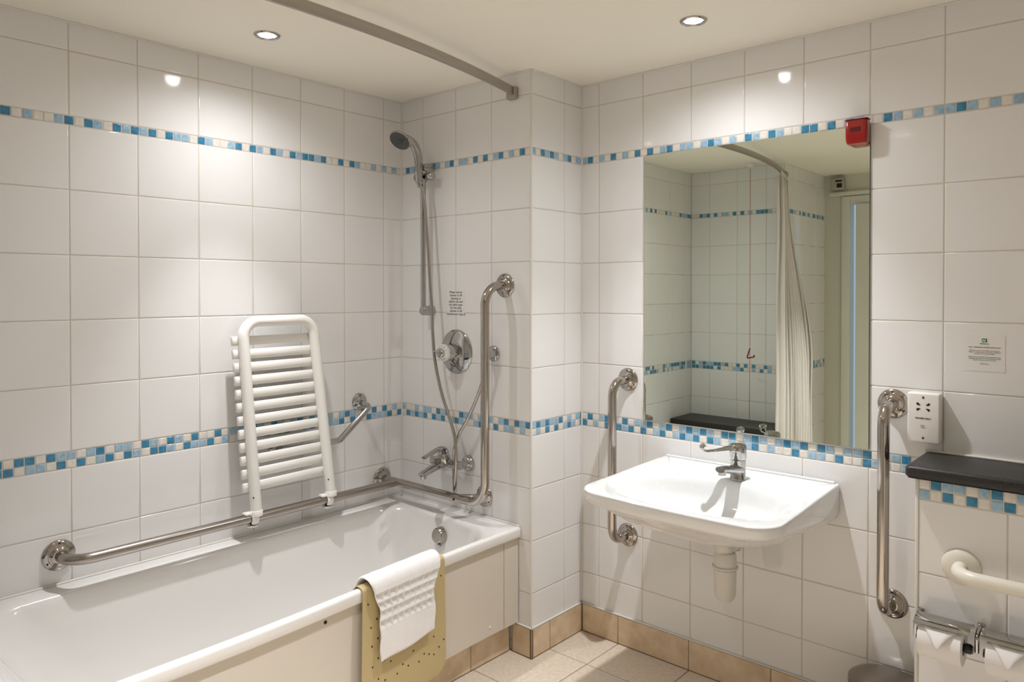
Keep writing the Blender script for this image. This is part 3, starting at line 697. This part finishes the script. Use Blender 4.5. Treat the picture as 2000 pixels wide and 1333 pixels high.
# ------------------------------------------------------------------ pedal bin
bn = thing('pedal_bin', 'round steel pedal bin on the floor beside the tiled boxing', 'bin', (1.918, .185, 0))
bx_, by_, bz_, br_ = 1.916, .200, .262, .094
bm = NB(); lathe(bm, [(br_-.004, .004), (br_, .008), (br_, .225), (br_+.002, .228), (br_+.002, .232), (br_-.002, .234)], (bx_, by_, 0), (0, 0, 1), 64); build('body', bm, 'bin', bn)
bm = NB(); lathe(bm, [(br_+.001, .236), (br_+.002, .239), (br_+.001, .247), (br_-.006, .252), (br_*.8, .258), (br_*.5, .2625), (br_*.2, .2645), (0, .265)], (bx_, by_, 0), (0, 0, 1), 64); build('lid', bm, 'bin', bn)
bm = NB(); lathe(bm, [(br_+.003, 0), (br_+.004, .004), (br_+.001, .012)], (bx_, by_, 0), (0, 0, 1), 64); build('base_ring', bm, 'black', bn)
bm = NB(); box(bm, (bx_-.01, by_-br_-.016, .014), (.045, .04, .006), .002); build('pedal', bm, 'black', bn)

# ------------------------------------------------------------------ bath mat and hand towel
def drape(path, y0s, y1s, ny, th, fn=None):
    """sheet following path (list of (x,z)); y0s/y1s give the edges at the top and bottom"""
    pp = [V((x, 0, z)) for x, z in path]; pp = smooth_path(pp, 14); L = [0]
    for a, b in zip(pp, pp[1:]): L.append(L[-1]+(b-a).length)
    T = L[-1]; n = int(T/.0035); rows = []; j = 0
    for i in range(n+1):
        s = min(T-1e-6, T*i/n)
        while L[j+1] < s: j += 1
        t = (s-L[j])/(L[j+1]-L[j]); p = pp[j].lerp(pp[j+1], t); tg = (pp[j+1]-pp[j]).normalized(); nr = V((-tg.z, 0, tg.x))
        v = s/T; r = []
        for k in range(ny+1):
            u = k/ny; y = (y0s(v))*(1-u)+(y1s(v))*u
            q = V((p.x+bow(y), y, p.z)); d = fn(u, v, s) if fn else 0
            r.append((q, nr, d))
        rows.append(r)
    return rows
matp = thing('bath_mat', 'yellowed rubber bath mat with rows of dots hanging over the bath rim', 'bath mat', (.72, -.58, .486))
path = [(.643, .425), (.650, .455), (.659, .474), (.674, .4868), (.692, .4870), (.7015, .482), (.7042, .470), (.7045, .44), (.706, .36), (.707, .26), (.708, .17), (.709, .098)]
mtop, mbot = (-.760, -.412), (-.770, -.402)
rows = drape(path, lambda v: -.760-.012*v, lambda v: -.412+.004*v, 60, 0)
nrw = len(rows); bm = NB(); verts = {}
def mat_edge(q, v):   # rounded lower corners
    zc = .098; R = .06
    if q.z < zc+R:
        dz = zc+R-q.z; sh = R-math.sqrt(max(0, R*R-dz*dz)); return sh
    return 0
for side in (0, 1):
    for i, r in enumerate(rows):
        for k, (q, nr, d) in enumerate(r):
            sh = mat_edge(q, 0); u = k/60; y = q.y+(sh if u < .5 else -sh)*abs(2*u-1)
            wob = .0020*math.sin(u*PI*1.0)*min(1, i/nrw*1.5)
            verts[(side, i, k)] = bm.verts.new(V((q.x, y, q.z))+nr*(-wob-(.0022 if side else 0))*-1 if False else V((q.x, y, q.z))+nr*(-1)*(-(.0022 if side else 0)-wob)*1)
for side in (0, 1):
    for i in range(nrw-1):
        for k in range(60):
            bm.faces.new([verts[(side, a, b)] for a, b in ((i, k), (i, k+1), (i+1, k+1), (i+1, k))])
for i in range(nrw-1):
    for k in (0, 60): bm.faces.new([verts[x] for x in ((0, i, k), (1, i, k), (1, i+1, k), (0, i+1, k))])
for k in range(60):
    for i in (0, nrw-1): bm.faces.new([verts[x] for x in ((0, i, k), (1, i, k), (1, i, k+1), (0, i, k+1))])
bmesh.ops.recalc_face_normals(bm, faces=bm.faces)
MATDOTS = [(-.743, .437), (-.710, .383), (-.733, .364), (-.707, .323), (-.730, .306), (-.706, .262), (-.681, .247), (-.656, .233), (-.729, .243), (-.606, .204), (-.583, .190), (-.630, .184), (-.706, .199), (-.680, .185), (-.560, .228), (-.536, .184), (-.512, .200), (-.490, .190), (-.467, .180), (-.443, .196), (-.420, .212), (-.467, .239), (-.430, .428)]
for y, z in MATDOTS:
    # follow the sheet
    best = min(((abs(q.y-y)+abs(q.z-z), q, nr, k, i) for i, r in enumerate(rows[nrw//5:]) for k, (q, nr, d) in enumerate(r)), key=lambda t: t[0])
    q = V((best[1].x, y, z)); u = best[3]/60; wob = .0020*math.sin(u*PI)*min(1, (best[4]+nrw//5)/nrw*1.5)
    lathe(bm, [(.0027, 0), (.0027, .0012), (0, .0012)], q+V((1, 0, 0))*(.0020+wob), (1, 0, 0), 10, mi=1)
build('rubber_sheet', bm, ['mat', 'dark'], matp, ang=50)

tw = thing('hand_towel', 'white hand towel with a waffle band draped over the rubber bath mat', 'towel', (.72, -.6, .5))
path = [(.642, .437), (.648, .466), (.657, .487), (.676, .5010), (.696, .5025), (.709, .494), (.7155, .476), (.7165, .45), (.718, .40), (.719, .34), (.720, .285), (.720, .262)]
def tfn(u, v, s):
    d = .0014*mnoise.noise(V((u*9, s*26, 0)))+.0006*mnoise.noise(V((u*40, s*120, 3)))
    s0, s1 = .140, .252
    if s0 < s < s1:
        gy = (s-s0)/((s1-s0)/4.0) % 1; gx = (u*9.5) % 1
        cell = min(gx, 1-gx)*2; cy = min(gy, 1-gy)*2
        pit = sm(cell*2.9)*sm(cy*2.4); d -= .0060*pit; d += .0018*(1-sm(cy*2.2))
    return d
def ly(v): return -.741+.030*sm((v-.30)/.3)-.002*math.sin(v*30)
def ry(v): return -.437-.040*sm((v-.25)/.35)+.003*math.sin(v*18)
rows = drape(path, ly, ry, 110, 0, tfn); nr_ = len(rows); bm = NB(); verts = {}
for side in (0, 1):
    for i, r in enumerate(rows):
        for k, (q, nr, d) in enumerate(r):
            u = k/110; e = min(1, min(k, 110-k)/3, min(i, nr_-1-i)/3); th = .0095*math.sqrt(max(0, 1-(1-e)**2))
            edge = .0035*math.sin(u*7+1) if i > nr_*.8 else 0
            off = .0032+(th/2+.0045 if not side else .0045-th/2)+ (d*e if not side else 0)
            z = q.z-.030*(1-u)*0 + (.018*(u-.5) if i > nr_*.55 else 0)*sm((i/nr_-.55)/.45)
            verts[(side, i, k)] = bm.verts.new(V((q.x, q.y, z+edge*sm((i/nr_-.8)/.2)))+nr*(1)*off*1.0)
for side in (0, 1):
    for i in range(nr_-1):
        for k in range(110): bm.faces.new([verts[(side, a, b)] for a, b in ((i, k), (i, k+1), (i+1, k+1), (i+1, k))])
for i in range(nr_-1):
    for k in (0, 110): bm.faces.new([verts[x] for x in ((0, i, k), (1, i, k), (1, i+1, k), (0, i+1, k))])
for k in range(110):
    for i in (0, nr_-1): bm.faces.new([verts[x] for x in ((0, i, k), (1, i, k), (1, i, k+1), (0, i, k+1))])
bmesh.ops.recalc_face_normals(bm, faces=bm.faces)
build('cloth', bm, 'towel', tw, ang=80)

# ------------------------------------------------------------------ curtain rail, curtain, pull cord
cr = thing('curtain_rail', 'curved flat grey metal curtain rail under the ceiling over the bath', 'curtain rail', (.664, -1.0, 2.13))
def crx(y): return .664+.145*(1-((y+1.005)/1.005)**2)
rings = []; ys = [-.012+(-2.0+.012)*k/60 for k in range(61)]
for y in ys:
    dx = -.145*2*(y+1.005)/1.005**2; t = V((dx, 1, 0)).normalized(); nn = V((t.y, -t.x, 0)); c = V((crx(y), y, 2.130))
    pr = [(-.0045, -.016), (.0045, -.016), (.006, -.013), (.006, .013), (.0045, .016), (-.0045, .016), (-.006, .013), (-.006, -.013)]
    rings.append([c+nn*a+V((0, 0, b)) for a, b in pr])
bm = NB(); grid_faces(bm, rings, True, True); bmesh.ops.recalc_face_normals(bm, faces=bm.faces); build('rail', bm, 'satin', cr)
bm = NB(); box(bm, (.662, -.012, 2.124), (.044, .023, .046), .004, seg=3); eb = build('end_bracket', bm, 'satin', cr)
bm = NB(); lathe(bm, [(.027, 0), (.027, .006), (.020, .014), (.014, .016), (0, .016)], (crx(YN), YN+.0006, 2.126), (0, 1, 0), 32); build('end_cap', bm, 'satin', cr)
sc_ = thing('shower_curtain', 'white shower curtain bunched at the near end of its rail, seen in the mirror', 'shower curtain', (.72, -1.85, .2))
bm = NB(); rings = []; NP = 260
for j in range(24):
    z = 2.085-(2.085-.16)*j/23; f_ = j/23; row = []
    for i in range(NP+1):
        u = i/NP; y = -1.985+(.22+.03*f_)*u; g_ = sm(f_*1.6); ph = u*2*PI*11
        amp = .024+.004*f_
        x = (crx(y)+.0)*(1-g_)+(.745+.085*(1-u))*g_+amp*math.sin(ph+.6*math.sin(f_*3+u*9))
        row.append(V((x+.012*mnoise.noise(V((u*6, f_*3, 0))), min(y+.010*math.cos(ph*1.0), 5), z)))
    rings.append(row)
vr = grid_faces(bm, rings, False, False); cu = build('cloth', bm, 'curtain', sc_, ang=80); md = cu.modifiers.new('thickness', 'SOLIDIFY'); md.thickness = .0012
for k in range(11):
    y = -1.975+.020*k; c = V((crx(y), y, 2.105)); bm = NB()
    tube(bm, [c+V((0, 0, -.024)), c+V((.012, 0, -.018)), c+V((.012, 0, .012)), c+V((.0, 0, .022)), c+V((-.012, 0, .012))], .0015, 8); build('curtain_hook', bm, 'plastic', sc_)
pc = thing('emergency_cord', 'red emergency pull cord with triangle handle, seen in the mirror', 'pull cord', (.49, -1.88, HC))
PX, PY = .49, -1.88
bm = NB(); tube(bm, [(PX, PY, 2.17), (PX, PY, .98)], .0016, 8); tube(bm, [(PX, PY, .99), (PX-.003, PY-.004, .70), (PX-.006, PY-.008, .535)], .0016, 8); build('string', bm, 'cord', pc)
bm = NB(); lathe(bm, [(.028, 0), (.028, .008), (.020, .020), (.006, .026), (0, .026)], (PX, PY, HC-.0005), (0, 0, -1), 28); build('ceiling_switch', bm, 'plastic', pc)
bm = NB(); tube(bm, fillet([(PX, PY, 1.0), (PX-.025, PY-.012, .935), (PX+.040, PY+.022, .950), (PX+.038, PY+.022, .962)], [.006, .005], 4), .0048, 10); build('triangle_handle', bm, 'red', pc)

# sensor box near the door (mirror)
sb = thing('alarm_sounder', 'small pale box under the ceiling by the door, seen in the mirror', 'alarm box', (.76, -2.72, 2.12))
bm = NB(); box(bm, (.765, YF+.027, 2.135), (.085, .050, .085), .008, seg=3); build('case', bm, 'grey_plastic', sb)
bm = NB(); box(bm, (.775, YF+.0525, 2.155), (.045, .002, .012)); box(bm, (.780, YF+.0525, 2.122), (.035, .002, .030), .0006); build('grille', bm, 'dark', sb)

# ------------------------------------------------------------------ downlights
NMS = ['recessed ceiling downlight on the left, over the bath', 'recessed ceiling downlight on the right, above the washbasin and mirror', 'recessed ceiling downlight in the middle of the room, behind the curtain rail', 'added unseen ceiling downlight nearest the right-hand wall, to raise the bounce light']  # the last fixture is invented, it houses the added fill lamp
for (x, y), lb in zip(LAMPS, NMS):
    d = thing('downlight', lb, 'ceiling light', (x, y, HC), 'recessed ceiling downlights')
    bm = NB(); lathe(bm, [(.041, 0), (.041, .003), (.038, .006), (.031, .0045), (.029, .001), (.0285, .0005)], (x, y, HC-.0003), (0, 0, -1), 44, cap=False); build('rim', bm, 'steel_pol', d, 'brushed metal rim')
    bm = NB(); lathe(bm, [(.0285, 0), (.0285, .001), (.02, .004), (0, .0045)], (x, y, HC-.0006), (0, 0, -1), 36); build('lamp_glass', bm, 'glow', d, 'glowing lamp')
